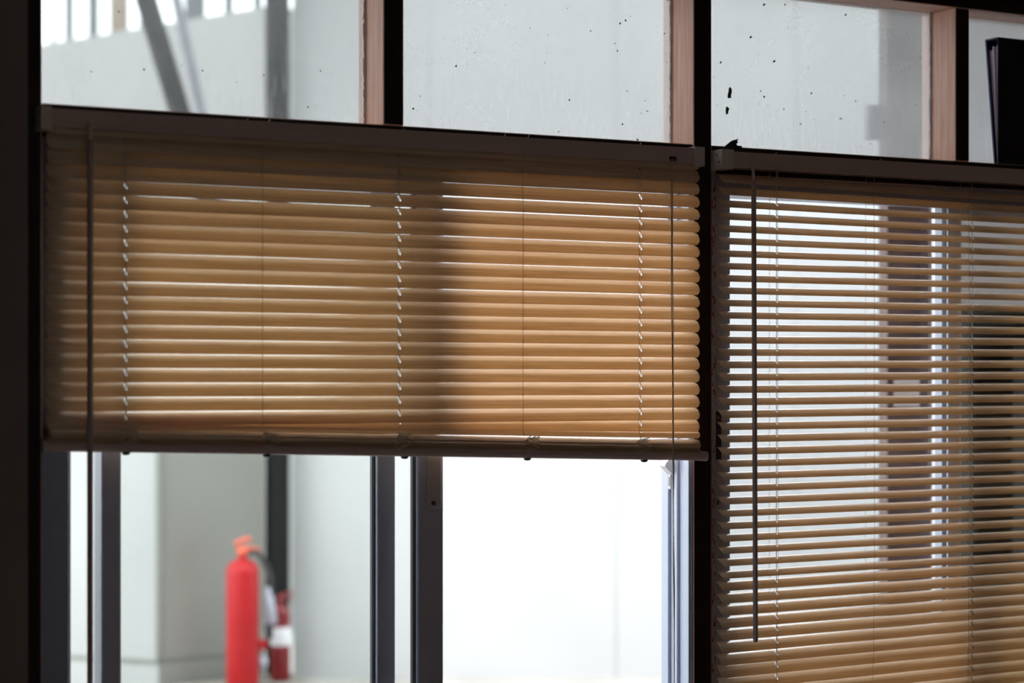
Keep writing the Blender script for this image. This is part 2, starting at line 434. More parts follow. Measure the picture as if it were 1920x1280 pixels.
# upper dusty panes -----------------------------------------------------------
def upper_pane(n, x0, x1, label, moss=(), specks=28):
    t = thing('window_%d' % n, ((x0 + x1) / 2, GY, Z_TR), label, kind='structure')
    p = MB().box(x0, x1, GY, GY + .003, Z_TR, Z_HEAD).obj('pane', 'glass_dusty_%d' % ((n - 3) % 4), t)
    p['label'] = 'dusty streaked glass pane'
    # dried putty line at the foot and the sides of the glass
    pu = MB(); r2 = random.Random(n)
    nseg = 46
    for i in range(nseg):
        a = x0 + (x1 - x0) * i / nseg; b = x0 + (x1 - x0) * (i + 1) / nseg
        pu.box(a, b, GY - .004, GY, Z_TR, Z_TR + .0015 + r2.random() * .003)
        a = Z_TR + (Z_HEAD - Z_TR) * i / nseg; b = Z_TR + (Z_HEAD - Z_TR) * (i + 1) / nseg
        pu.box(x1 - .0035 - r2.random() * .002, x1, GY - .004, GY, a, b)
    pu.obj('putty', 'white_plastic', t)
    sp = MB()
    for i in range(specks):
        cx = x0 + (x1 - x0) * r2.random(); cz = Z_TR + (Z_HEAD - Z_TR) * r2.random() ** 1.3
        r = 0.0006 + 0.0011 * r2.random() ** 2
        k = [(cx + r * math.cos(a) * (0.6 + .8 * r2.random()), cz + r * math.sin(a) * (.7 + .9 * r2.random())) for a in [j * math.pi / 3 for j in range(6)]]
        sp.prism(k, GY - .0008, GY)
    o = sp.obj('dirt_specks', 'speck', t); o['kind'] = 'stuff'
    for (px, py, hw, hh) in moss:
        c = P(px, py, GY); s = c.y / 1.0
        k = []
        for j in range(14):
            a = 2 * math.pi * j / 14; q = .7 + .6 * r2.random()
            k.append((c.x + hw * math.cos(a) * q + .35 * hw * math.sin(a), c.z + hh * math.sin(a) * q))
        o = MB().prism(k, GY - .0018, GY).obj('moss_fleck', 'moss', t); o['label'] = 'dark green moss fleck'
    return t
upper_pane(3, X_L1, X_A0, 'dusty pane showing the slanting brace outside')
w4 = upper_pane(4, X_A1, X_M0, 'plain dusty pane between two reddish jambs', specks=40)
upper_pane(5, X_M1, X_B0, 'dusty pane with green moss flecks', specks=26,
           moss=[(1368, 174, .0040, .0095), (1363, 207, .0034, .0065), (1351, 117, .0016, .0022), (1407, 70, .002, .002), (1432, 9, .002, .002), (1585, 28, .002, .002), (1451, 115, .002, .002), (1521, 175, .0016, .002)])
upper_pane(6, X_B1, X_R0, 'shadowed dusty pane behind the dark binder', specks=16)

# ----------------------------------------------------------------------------
# aluminium sliding windows
# ----------------------------------------------------------------------------
YI0, YI1 = 0.022, 0.046      # inner track
YO0, YO1 = 0.060, 0.084      # outer track
def sash(win, x0, x1, y0, y1, sl, sr, z0, z1, name='sash'):
    m = MB()
    m.box(x0, x0 + sl, y0, y1, z0, z1, bevel=.001)
    m.box(x1 - sr, x1, y0, y1, z0, z1, bevel=.001)
    m.box(x0 + sl, x1 - sr, y0, y1, z0, z0 + .045, bevel=.001)
    m.box(x0 + sl, x1 - sr, y0, y1, z1 - .035, z1, bevel=.001)
    s = m.obj(name, 'alu_sash', win)
    ym = (y0 + y1) / 2
    MB().box(x0 + sl - .004, x1 - sr + .004, ym - .0025, ym + .0025, z0 + .041, z1 - .031).obj('pane', 'glass_clear', s)
    g = MB()
    for a in (x0 + sl, x1 - sr - .004):
        g.box(a, a + .004, ym - .0034, ym - .0026, z0 + .045, z1 - .035)
        g.box(a, a + .004, ym + .0026, y1 - .001, z0 + .045, z1 - .035)
    g.obj('gasket', 'gasket', s)
    # first stile's outer side painted as lit; rubber and lit-toned edge in the second
    MB().box(x0 - .0012, x0, y0 + .001, min(y1 + .014, .090), z0, z1).obj('lit_edge', 'alu_lit', s)
    xr = x1 - sr
    MB().box(xr - .0012, xr, y0 + .001, y0 + .0085, z0 + .045, z1 - .035).obj('lit_edge', 'alu_lit', s)
    return s
def frame(win, x0, x1, wl, z1):
    """outer frame: jambs, head, sill with tracks"""
    MB().box(x0, x0 + wl, -0.002, 0.092, Z_SILL, z1, bevel=.0012).obj('jamb', 'alu', win)
    m = MB()
    m.box(x1 - .003, x1, -0.002, 0.092, Z_SILL, z1)
    m.box(x1 - .0075, x1 - .003, 0.000, 0.017, Z_SILL, z1, bevel=.001)
    m.box(x1 - .0075, x1 - .003, 0.036, 0.045, Z_SILL, z1, bevel=.001)
    m.box(x1 - .0075, x1 - .003, 0.064, 0.074, Z_SILL, z1, bevel=.001)
    m.obj('jamb', 'alu_lit', win)  # same aluminium as the other jamb, lit tone painted in
    m = MB()
    m.box(x0 + wl, x1 - .003, -0.002, 0.092, Z_OPEN, z1)
    m.obj('head_frame', 'alu', win)
    m = MB()
    m.box(x0 + wl, x1 - .003, -0.002, 0.092, Z_SILL, Z_SILL + .012)
    for y in (.017, .052, .088):
        m.box(x0 + wl, x1 - .003, y - .002, y + .002, Z_SILL + .012, Z_SILL + .024)
    m.obj('sill_track', 'alu', win)

zs0, zs1 = Z_SILL + .013, Z_OPEN + .012
win1 = thing('window_1', ((X_L1 + X_M0) / 2, 0.045, Z_SILL), 'aluminium sliding window behind the tan blind', kind='structure')
frame(win1, X_L1, X_M0, X(128) - X_L1, Z_TRB)
# both sashes are pushed to the left half; the right half stands open
sA = sash(win1, X(97, YO0), X(741, YO0), YO0, YO1, .027, X(741, YO0) - X(709, YO0), zs0, zs1)
sB = sash(win1, X(192, YI0), X(831, YI0), YI0, YI1, X(225, YI0) - X(192, YI0), X(831, YI0) - X(785, YI0), zs0, zs1)
# lock plate on the meeting stile
lp = MB().box(X(800, YI0), X(826, YI0), YI0 - .004, YI0, Z(813, 952, YI0), Z(813, 800, YI0), bevel=.001).obj('lock_plate', 'plate', sB)
lc = P(813, 943, YI0 - .004)
m = MB().add([], [])
m.tube([(lc.x, lc.y, lc.z), (lc.x, lc.y - .0014, lc.z)], [.0042, .0034], 14)
# slotted head
m.obj('screw', 'screw', sB)
m = MB(); oc = P(813, 914, YI0 - .004)
m.tube([(oc.x + .0062 * math.cos(a), oc.y - .0004, oc.z + .0034 * math.sin(a)) for a in [2 * math.pi * k / 20 for k in range(21)]], .0005, 5)
m.box(oc.x - .004, oc.x + .004, oc.y - .0007, oc.y, oc.z - .0004, oc.z + .0004)
m.obj('embossed_oval', 'plate', sB)
# white catch on the open side's jamb
c0 = P(1250, 866, 0.066)
yv = 0.064
xj = X_M0 - .0075
m = MB()
zc = Z(1243, 862, yv)
prof = [(xj, zc + .004), (xj - .008, zc + .002), (xj - .015, zc - .004), (xj - .018, zc - .010), (xj - .015, zc - .0125), (xj - .009, zc - .018), (xj, zc - .026)]
m.prism(prof, 0.048, 0.066)
m.box(xj - .002, xj + .001, 0.054, 0.062, zc - .052, zc - .024, bevel=.0008)
o = m.obj('catch', 'white_plastic', win1); o['label'] = 'white plastic catch'
MB().box(xj - .0025, xj - .0018, .0565, .0595, zc - .046, zc - .030).obj('catch_slot', 'screw', win1)

win2 = thing('window_2', ((X_M1 + X_R0) / 2, 0.045, Z_SILL), 'aluminium sliding window behind the open blind', kind='structure')
frame(win2, X_M1, X_R0, X(1368) - X_M1, Z_TRB)
wS = X(1803, YI0) - X(1779, YI0)
sC = sash(win2, X(1779, YI0), X(1779, YI0) + .56, YI0, YI1, wS, .034, zs0, zs1)
xs_ = X(1779, YI0) - .0012
MB().box(xs_ - .0014, xs_, .0285, .0385, zs0, zs1).obj('brush_seal', 'gasket', sC)
sash(win2, X(1779, YI0) + .040, X_R0 - .006, YO0, YO1, .027, .027, zs0, zs1)
MB().box(X(1366), X(1790), .070, .074, Z_SILL + .012, Z_OPEN + .004).obj('pane', 'glass_grey', win2)
# strip of printed protective film along the frame edge
MB().box(X(1333), X(1340), -0.0032, -0.002, Z_SILL, Z_OPEN + .04).obj('film_strip', 'printed_film', win2)
for py in (782, 942):
    c = P(1346, py, -0.002)
    o = MB().tube([(c.x, c.y, c.z), (c.x, c.y - .0015, c.z)], [.0042, .003], 12).obj('screw', 'screw', win2)
MB().box(X(1341), X(1351), -0.0028, -0.002, Z(1346, 862), Z(1346, 770), bevel=.0003).obj('strike_slot', 'gasket', win2)

# ----------------------------------------------------------------------------
# venetian blinds
# ----------------------------------------------------------------------------
SW = 0.0268        # slat width
CROWN = 0.0048
YB = -0.021        # slat centre line
NROW = 8
def slat_mesh(name, half, holes, twist=None):
    """thin arched sheet with rounded corners and punched cord holes; local x along, y across (+ = window side)"""
    R = .0065
    cols = []
    for d, fct in ((0, .42), (.0006, .58), (.0018, .74), (.0036, .90), (.0062, 1.0)):
        cols += [(-half + d, fct), (half - d, fct)]
    nfill = 14
    for i in range(1, nfill): cols.append((-half + 2 * half * i / nfill, 1.0))
    hw = .0017
    for h in holes: cols += [(h - hw, 1.0), (h + hw, 1.0)]
    cols.sort()
    ss = [-1, -.72, -.36, 0, .26, .50, .76, 1]
    v = []; f = []
    for x, fct in cols:
        for s in ss:
            q = s * (1 - (1 - fct) * abs(s))
            y = q * SW / 2
            z = CROWN * (1 - q * q) - CROWN * .5
            tw = math.radians(twist(x)) if twist else 0.0
            v.append((x, y * math.cos(tw) - z * math.sin(tw), y * math.sin(tw) + z * math.cos(tw)))
    n = len(ss)
    for i in range(len(cols) - 1):
        xm = (cols[i][0] + cols[i + 1][0]) / 2
        ishole = any(abs(xm - h) < hw * .9 and cols[i + 1][0] - cols[i][0] <= 2.01 * hw for h in holes)
        for j in range(n - 1):
            if ishole and 2 <= j <= 4: continue
            f.append((i * n + j, (i + 1) * n + j, (i + 1) * n + j + 1, i * n + j + 1))
    me = bpy.data.meshes.new(name); me.from_pydata(v, [], f)
    me.materials.append(MATS['slat'])
    me.polygons.foreach_set('use_smooth', [True] * len(f)); me.update()
    return me
def prof_pts(al):
    out = []
    for i in range(25):
        q = -1 + 2 * i / 24; y = q * SW / 2; z = CROWN * (1 - q * q) - CROWN * .5
        out.append((y * math.cos(al) - z * math.sin(al), y * math.sin(al) + z * math.cos(al)))
    return out
def to_px_y(p):
    """pixel row of a world point"""
    dx, dy = p.x, p.y + DIST
    d = dx * S_ + dy * C_
    return HOR - F * (p.z - EYE) / d
def vis_h(al, px, py_in):
    """pixel height of a slat whose inner edge shows at (px, py_in)"""
    pts = prof_pts(al); iy, iz = pts[0]
    c = P(px, py_in, YB + iy)
    rows = [to_px_y(Vector((c.x, YB + y, c.z - iz + z))) for y, z in pts]
    return max(rows) - min(rows), max(rows) - py_in
def solve_tilt(px, py_in, h):
    lo, hi = math.radians(8), math.radians(85)
    for _ in range(40):
        mid = (lo + hi) / 2
        if vis_h(mid, px, py_in)[0] < h: lo = mid
        else: hi = mid
    return lo
def place_slat(o, al, pxa, pya, pxb, pyb, xc):
    """inner edge runs through two pixels"""
    pts = prof_pts(al); iy, iz = pts[0]
    a = P(pxa, pya, YB + iy); b = P(pxb, pyb, YB + iy)
    k = (b.z - a.z) / (b.x - a.x)
    o.rotation_euler = (al, -math.atan(k), 0)
    zc = a.z + k * (xc - a.x) - iz
    o.location = Vector((xc, YB, zc)) - WLOC[o.parent.name]
    return zc, k
def section(cx, cy, hw, h, top=True):
    pass

def make_blind(name, label, x0, x1, zrail0, zrail1, rail_k, slats, ladders, holes_x, twist=None):
    """slats: list of (tilt, pxa, pya, pxb, pyb); returns thing and rows for the cords"""
    t = thing(name, ((x0 + x1) / 2, -0.022, zrail0), label, 'blind', 'venetian blinds')
    xc = (x0 + x1) / 2
    me = slat_mesh('slat', (x1 - x0) / 2, [h - xc for h in holes_x], (lambda x: twist(x + xc)) if twist else None)
    rows = []
    for (al, a, b, c, d) in slats:
        o = bpy.data.objects.new('slat', me); col.objects.link(o); o.parent = t
        zc, k = place_slat(o, al, a, b, c, d, xc)
        rows.append((zc, k, al))
    return t, xc, rows
def ladder(t, x, xc, rows, ztop, rung=True, bottom=None):
    """front and back strings of a ladder tape plus its rungs"""
    m = MB()
    fr = []; bk = []
    for zc, k, al in rows:
        p = prof_pts(al)
        z = zc + k * (x - xc)
        fr.append((x, YB + p[0][0] - .0007, z + p[0][1])); bk.append((x, YB + p[-1][0] + .0007, z + p[-1][1]))
    top = (x, YB - .012, ztop)
    topb = (x, YB + .012, ztop)
    r = .00042
    m.tube([top] + fr, r, 5); m.tube([topb] + bk, r, 5)
    if rung:
        for a, b in zip(fr, bk): m.tube([(a[0] + .0009, a[1], a[2] - .0006), (b[0] + .0009, b[1], b[2] - .0008)], r * .8, 4)
    return m.obj('ladder_cord', 'cord', t)

# ---- the tan blind, half pulled up -------------------------------------------
LXA, LXB = 235.0, 1300.0
def row_l(k): return 338.6 + 27.0 * k, 388.5 + 23.45 * k
lx0, lx1 = X(86.5, YB), X(1312.5, YB - .005)
hr_y0, hr_y1 = -0.036, -0.008
zh0 = Z(700, 272.5, hr_y0); zh1 = Z(700, 240, hr_y0)
gap_rows = {-1: .5, 0: 1.5, 1: 1.4, 3: .3, 5: .2, 7: .2}
sl = []
for k in range(-4, 17):
    ya, yb = row_l(k + 1)
    pxm = 800.0; ym = ya + (yb - ya) * (pxm - LXA) / (LXB - LXA)
    pitch = 25.2
    g = gap_rows.get(k, -1.0)           # gap left above slat k
    al = solve_tilt(pxm, ym, pitch - g)
    wob = 0.35 * (rnd.random() - .5)
    sl.append((al, LXA, ya + wob, LXB, yb - wob))
sl.append((math.radians(58), LXA, 803.0, LXB, 809.5))
sl.append((math.radians(33), LXA, 806.5, LXB, 821.5))
blind, lxc, rows = make_blind('venetian_blind', 'tan slatted blind half pulled up, its slats closed, over the sliding window',
                              lx0, lx1, zh0, zh1, 0, sl, None, [X(p, YB) for p in (235, 748, 1200)],
                              lambda x: 6.0 * max(0, min(1, (X(300, YB) - x) / (X(300, YB) - X(190, YB)))) + 1.0 * max(0, min(1, (X(800, YB) - x) / .1)))
# headrail
def headrail(t, x0, x1, z0, z1):
    th = .0012
    m = MB()
    m.box(x0, x1, hr_y0, hr_y0 + th, z0, z1)
    m.box(x0, x1, hr_y1 - th, hr_y1, z0, z1)
    m.box(x0, x1, hr_y0 + th, hr_y1 - th, z0, z0 + th)
    m.box(x0, x1, hr_y0 - .0008, hr_y0 + .003, z1 - .0015, z1)
    m.box(x0, x1, hr_y1 - .003, hr_y1, z1 - .0015, z1)
    m.box(x0, x1, hr_y0 - .0008, hr_y0, z0, z0 + .0025)
    return m.obj('headrail', 'rail', t)
def bracket(t, x0, x1, z0, z1, lit_left=True):
    m = MB()
    th = .0016
    m.box(x0, x0 + th, hr_y0 - .003, -.0045, z0, z1)
    m.box(x1 - th, x1, hr_y0 - .003, -.0045, z0, z1)
    m.box(x0 + th, x1 - th, hr_y0 - .003, hr_y0 - .003 + th, z0, z1)
    m.box(x0 + th, x1 - th, hr_y0 - .003 + th, -.0045, z1 - th, z1)
    m.box(x0 + th, x1 - th, hr_y0 - .003 + th, -.0045, z0, z0 + th)
    b = m.obj('bracket', 'rail_plastic', t)
    s = MB()
    for q in (.35, .72):
        zz = z0 + (z1 - z0) * (.35 if q < .5 else .72)
        yy = hr_y0 + (.006 if q < .5 else .012)
        s.tube([(x0 - .0006, yy, zz), (x0 + .0004, yy, zz)], .0016, 10)
    s.obj('screw', 'screw', b)
    return b
headrail(blind, X(80, hr_y0), X(1305, hr_y0), zh0, zh1)
bracket(blind, X(1303, hr_y0 - .003), X(1321.5, hr_y0 - .003), zh0 - .004, zh1 + .0025)
bracket(blind, X(79, hr_y0 - .003) - .002, X(79, hr_y0 - .003) + .014, zh0 - .004, zh1 + .0025)
for p in (235, 748, 1200): ladder(blind, X(p + 2, YB - .012), lxc, rows, zh0)
for p in (495, 984): ladder(blind, X(p, YB - .012), lxc, rows, zh0)
# bottom stack of gathered slats and bottom rail (hangs a little lower on one side)
br_a = P(235, 848.5, YB - .012); br_b = P(1300, 863.5, YB - .012)
kb = (br_b.z - br_a.z) / (br_b.x - br_a.x)
def zrail(x): return br_a.z + kb * (x - br_a.x)
rx0, rx1 = X(83, YB), X(1317, YB)
ss = [(-.0125, .011), (-.0128, .006), (-.0105, .0012), (-.006, 0), (.006, 0), (.0105, .0012), (.0128, .006), (.0125, .011), (.010, .0155), (-.010, .0155)]
br = MB().prism_x([(YB + y, z) for y, z in ss], rx0, rx1, 0, zrail).obj('bottom_rail', 'rail', blind)
for a, b in ((rx1, rx1 + .0035), (rx0 - .0035, rx0)):
    MB().prism_x([(YB + y * 1.07, (z - .007) * 1.06 + .007) for y, z in ss], a, b, 0, zrail).obj('end_cap', 'rail_plastic', br)
nst = 11
me2 = slat_mesh('stacked_slat', (lx1 - lx0) / 2, [])
for i in range(nst):
    o = bpy.data.objects.new('slat', me2); col.objects.link(o); o.parent = blind
    f = i / (nst - 1)
    zl = zrail(lxc) + .0172 + .0165 * f
    kk = kb
    o.rotation_euler = (math.radians(2 + 10 * f + 5 * rnd.random()), -math.atan(kk), 0)
    o.location = Vector((lxc + .003 * (rnd.random() - .5), YB + .0036 * (rnd.random() - .5), zl)) - WLOC[blind.name]
for p in (235, 499, 757, 987, 1206):
    x = X(p, YB); z = zrail(x)
    MB().lathe((x, YB - .003, z), [(.0001, -.0042), (.004, -.0038), (.0062, -.0018), (.0064, .0006), (.0001, .0008)], 14).obj('cord_plug', 'hose', br)
# slack ladder cord bunched in front of the stack
for p in (242, 508, 757, 997, 1207):
    m = MB(); x = X(p, YB - .02); zb = zrail(x)
    r3 = random.Random(p)
    for q in range(3):
        pts = []; ph = r3.random() * 6
        for i in range(40):
            a = i * .62 + ph
            pts.append((x + (.006 + .009 * r3.random()) * math.cos(a) * (1.2 if q else .8) + .003 * q - .002,
                        YB - .0150 - .003 * abs(math.sin(a * .7)), zb + .014 + .022 * (i / 39) + .004 * math.sin(a * 1.3)))
        m.tube(pts, .00055, 4)
    m.obj('slack_cord', 'pale_cord', blind)
# lift cords
m = MB()
cy = hr_y0 - .004
for dx, wv in ((-.0012, .0006), (.0014, .0007)):
    pts = []
    a = P(1259.0, 298, cy); b = P(1264.5, 1285, cy)
    n = 40
    for i in range(n + 12):
        f = i / n
        sep = (1.0 if f < .15 else max(.25, 1 - (f - .15) * 1.6))
        pts.append((a.x + (b.x - a.x) * f + dx * sep + wv * math.sin(f * 23 + dx * 900) * .6, cy - .0005 * math.sin(f * 17 + dx * 500), a.z + (b.z - a.z) * f))
    m.tube(pts, .0010, 6)
m.obj('lift_cord', 'pale_cord', blind)
c = P(1260, 297, hr_y0)
MB().box(c.x - .006, c.x + .008, hr_y0 - .003, hr_y0, c.z - .004, c.z + .0035, bevel=.0008).obj('cord_lock', 'hose', blind)
# tilt wand
def wand(t, pa, pb, r=.0042):
    m = MB(); a = P(*pa, hr_y0 - .010); b = P(*pb, hr_y0 - .010)
    m.tube([a, a + (b - a) * .5, b - Vector((0, 0, -.004)), b], [r, r, r, r * .7], 6, smooth=False)
    o = m.obj('tilt_wand', 'wand', t)
    h = MB()
    h.tube([(a.x, hr_y0 - .001, a.z + .022), (a.x, hr_y0 - .008, a.z + .020), (a.x, hr_y0 - .010, a.z + .004), (a.x, hr_y0 - .010, a.z - .002)], [.003, .003, .0028, .0034], 8)
    h.obj('wand_hook', 'rail_plastic', o)
wand(blind, (169, 262), (169, 1330), .0046)
# the lift cords that run down inside the slats at the punched holes
for p in (235, 748, 1200):
    x = X(p, YB)
    MB().tube([(x + .0012, YB, zh0), (x + .0012, YB, zrail(x) + .014)], .0008, 6).obj('inner_cord', 'pale_cord', blind)
# small pale cord ends left on top of the rail
for p, q in ((462, 224), (503, 226), (755, 245), (945, 258), (989, 261), (1199, 268)):
    x = X(p, hr_y0 + .006); m = MB(); z = zh1 - .001
    m.tube([(x - .004, hr_y0 + .006, z), (x, hr_y0 + .004, z + .0015), (x + .003, hr_y0 + .006, z + .0035 + .003 * rnd.random())], .0007, 5)
    m.obj('cord_end', 'pale_cord', blind)

# ---- the second blind, let down, slats half open --------------------------------
RXA, RXB = 1368.0, 1900.0
def row_r(j):
    a = 365.6 + 23.19 * j
    kn = [(-3, 337.0), (0, 398.5), (5, 499.5), (13, 668.0), (19, 797.0), (27, 967.5), (39, 1217.6), (60, 1655.0)]
    for (j0, y0), (j1, y1) in zip(kn, kn[1:]):
        if j <= j1: break
    return a, y0 + (y1 - y0) * (j - j0) / (j1 - j0)
def gap_r(j):
    """gap in pixels above slat j+1 (below slat j)"""
    kn = [(-3, 6.0), (0, 9.3), (4, 9.3), (10, 9.0), (17, 7.6), (22, 9.0), (30, 8.6), (31, 4.4), (34, 2.6), (37, 1.2), (38, -1.0), (60, -2.0)]
    for (j0, y0), (j1, y1) in zip(kn, kn[1:]):
        if j <= j1: break
    return y0 + (y1 - y0) * (j - j0) / (j1 - j0)
sl = []
JN = 50
for j in range(-1, JN):
    ya, yb = row_r(j)
    al = solve_tilt(1390.0, ya, 23.19 - gap_r(j - 1))
    wob = 0.5 * (rnd.random() - .5)
    sl.append((al + math.radians(.8) * (rnd.random() - .5), RXA, ya + wob, RXB, yb - wob))
rx_0 = X(1353, YB - .010); rx_1 = X_R0 - .004 + (X_M1 - X_M0) * .3
zq0 = Z(1500, 321.5, hr_y0); zq1 = Z(1500, 291.5, hr_y0)
blind2, rxc, rows2 = make_blind('venetian_blind', 'tan slatted blind let down with half-open slats, beside the dark post',
                                rx_0, rx_1, zq0, zq1, 0, sl, None, [X(p, YB) for p in (1455, 1822, 2120)])
headrail(blind2, X(1372, hr_y0), rx_1, zq0, zq1)
bracket(blind2, X(1354, hr_y0 - .003), X(1376, hr_y0 - .003), zq0 - .003, zq1 + .003)
bracket(blind2, rx_1 - .004, rx_1 + .012, zq0 - .003, zq1 + .003)
for p in (1459, 1640, 1818, 2125): ladder(blind2, X(p, YB - .012), rxc, rows2, zq0)
for p in (1455, 1822, 2120):
    x = X(p, YB)
    MB().tube([(x + .001, YB, zq0), (x + .001, YB, Z_SILL + .05)], .0007, 6).obj('inner_cord', 'pale_cord', blind2)
wand(blind2, (1413.0, 337), (1416.5, 1203), .0048)
zb2 = rows2[-1][0] - .026
MB().prism_x([(YB + y, zb2 + z) for y, z in ss], rx_0, rx_1).obj('bottom_rail', 'rail', blind2)
for p, q in ((1454, 300), (1650, 300)):
    x = X(p, hr_y0 + .006)
    MB().tube([(x - .003, hr_y0 + .006, zq1 - .001), (x, hr_y0 + .005, zq1 + .002), (x + .003, hr_y0 + .006, zq1 + .004)], .0006, 5).obj('cord_end', 'pale_cord', blind2)

# torn black tape standing up on the transom
a = P(1358, 276, -.004)
tp = [(1354, 281), (1361, 272), (1371, 264), (1384, 260), (1381, 265), (1384, 266), (1380, 270), (1382, 273), (1391, 274), (1389, 279), (1396, 284), (1394, 292), (1356, 292)]
pl = [(P(x, y, -.010).x, P(x, y, -.010).z) for x, y in tp]
zmin = Z_TR
o = MB().prism(pl, -.0115, -.0100).obj('torn_tape', 'black_tape')
tag(o, 'torn scrap of black tape sticking up above the open blind\'s headrail', 'tape')

# binder on the transom in front of the last dusty pane
bx0 = X(1870, .004); bz0 = Z_TR + .0005
bz1 = Z(1870, 69.5, .004)
b = thing('binder', (bx0 + .11, .022, bz0), 'dark navy ring binder with loose papers standing on the transom', 'binder')
H = bz1 - bz0
bw = .23
MB().box(bx0, bx0 + bw, .0015, .0045, bz0, bz1, bevel=.0008).obj('front_cover', 'binder_black', b)
m = MB()
def lean(h): return .0105 + .0245 * h / H
v = []
for (x, h) in ((bx0, 0), (bx0 + bw, 0), (bx0 + bw, H), (bx0, H)):
    v.append((x, lean(h), bz0 + h))
for (x, h) in ((bx0, 0), (bx0 + bw, 0), (bx0 + bw, H), (bx0, H)):
    v.append((x, lean(h) + .003, bz0 + h))
m.add(v, [(0, 1, 2, 3), (7, 6, 5, 4), (0, 4, 5, 1), (1, 5, 6, 2), (2, 6, 7, 3), (3, 7, 4, 0)])
m.obj('back_cover', 'navy', b)
MB().prism_x([(.0045, bz0), (.0105, bz0), (.035, bz1), (.0045, bz1)], bx0 + bw - .003, bx0 + bw).obj('spine', 'navy', b)
MB().prism_x([(.0045, bz1 - .003), (.0345, bz1 - .003), (.0345, bz1), (.0045, bz1)], bx0, bx0 + bw - .003).obj('top_flap', 'navy', b)
for i in range(7):
    y0 = .0055; f0 = i / 7.0; f1 = (i + .86) / 7.0
    top = bz1 - .012 - .012 * rnd.random()
    hh = top - bz0
    xo = bx0 + .0015 + .006 * rnd.random()
    def yy(f, h): return .0050 + f * (lean(h) - .0058)
    MB().prism_x([(yy(f0, 0), bz0), (yy(f1, 0), bz0), (yy(f1, hh), top), (yy(f0, hh), top)], xo, bx0 + bw - .01).obj('paper_sheaf', 'paper', b)

# ----------------------------------------------------------------------------
# the yard outside
# ----------------------------------------------------------------------------
GZ = -.05
struct('ground', MB().box(-9, 16, 0.12, 18, -0.15, GZ), 'concrete', 'pale concrete yard outside')
struct('added_wing_wall', MB().box(-.15, 0.05, 0.12, 1.9, 0, 2.75), 'pale_wall', 'short wing wall added out of view to shade the left slats')  # unseen wall added to darken the left end of the slats
# white wall across the yard, built of tall sheets with open joints
W0 = PD(549, 650, 8.52); RT = Vector((C_, -S_, 0)); FW = Vector((S_, C_, 0))
wl = [0.0, .62, (1157 - 549) / F * 8.5, 2.28, 3.1]
wall = thing('wall_far', (W0.x + RT.x * 1.5, W0.y + RT.y * 1.5, 0), 'tall white sheet wall across the yard', kind='structure')
def slab(s0, s1, d0, d1, z0, z1):
    pts = [W0 + RT * s0 + FW * d0, W0 + RT * s1 + FW * d0, W0 + RT * s1 + FW * d1, W0 + RT * s0 + FW * d1]
    return MB().prism_z([(p.x, p.y) for p in pts], z0, z1)
slab(wl[0], wl[-1], .02, .14, GZ, 3.25).obj('backing', 'pale_wall', wall)
for a, c in zip(wl, wl[1:]):
    slab(a + .0015, c - .0015, 0, .02, GZ, 3.25).obj('panel', 'white_wall', wall)
# side wall running back, with a fence of bars on its top
q0 = PD(486, 14, 9.5); q1 = PD(75, 84, 11.06)
d = (q1 - q0); d.z = 0; Ln = d.length; d.normalize()
nrm = Vector((d.y, -d.x, 0))
if nrm.x > 0: nrm = -nrm
slope = (q1.z - q0.z) / Ln
def sidepoly(s0, s1, off0, off1):
    a = q0 + d * s0; c = q0 + d * s1
    return [a - nrm * off0, c - nrm * off0, c - nrm * off1, a - nrm * off1]
m = MB()
L2 = Ln + 7.0
bot = [Vector((p.x, p.y, 0)) for p in sidepoly(-.1, L2, 0, .15)]
tops = [q0.z - .1 * slope, q0.z + L2 * slope, q0.z + L2 * slope, q0.z - .1 * slope]
v = bot + [Vector((p.x, p.y, z)) for p, z in zip(bot, tops)]
m.add(v, [(0, 1, 2, 3), (4, 5, 6, 7), (0, 1, 5, 4), (1, 2, 6, 5), (2, 3, 7, 6), (3, 0, 4, 7)])
struct('wall_side', m, 'pale_wall', 'pale wall with a sloping top running back behind the brace')
fb = q0 + d * (Ln * .5)
fence = thing('bar_fence', (fb.x, fb.y, q0.z + Ln * .5 * slope), 'row of upright bars on top of the pale side wall', 'fence')
bars = [(80, 4, 'bar_grey'), (110, 9, 'bar_grey'), (155, 11, 'bar_grey'), (203, 22, 'bar_brown'), (250, 10, 'bar_grey'), (345, 24, 'bar_grey'), (408, 9, 'bar_grey'), (462, 8, 'bar_grey')]
bars += [(38, 9, 'bar_grey'), (-5, 9, 'bar_grey'), (-46, 20, 'bar_brown'), (-86, 8, 'bar_grey'), (-124, 8, 'bar_grey'), (-160, 8, 'bar_grey'), (-194, 8, 'bar_grey'), (-226, 18, 'bar_brown')]
for px, wd, mt in bars:
    # point on the side wall line seen at that pixel
    u = (px - 960) / F; rd = Vector((S_ + u * C_, C_ - u * S_, 0))
    # solve (0,-DIST)+t rd = q0 + s d
    det = rd.x * (-d.y) + d.x * rd.y
    bx, by = q0.x, q0.y + DIST
    t_ = (bx * (-d.y) + d.x * by) / det
    s_ = (rd.x * by - rd.y * bx) / det
    p = q0 + d * s_ - nrm * .07
    hw = wd * t_ / F / 2 * 1.5
    zt = q0.z + s_ * slope + .004
    MB().box(p.x - hw, p.x + hw, p.y - .02, p.y + .02, zt, 4.4, bevel=.003).obj('bar', mt, fence)
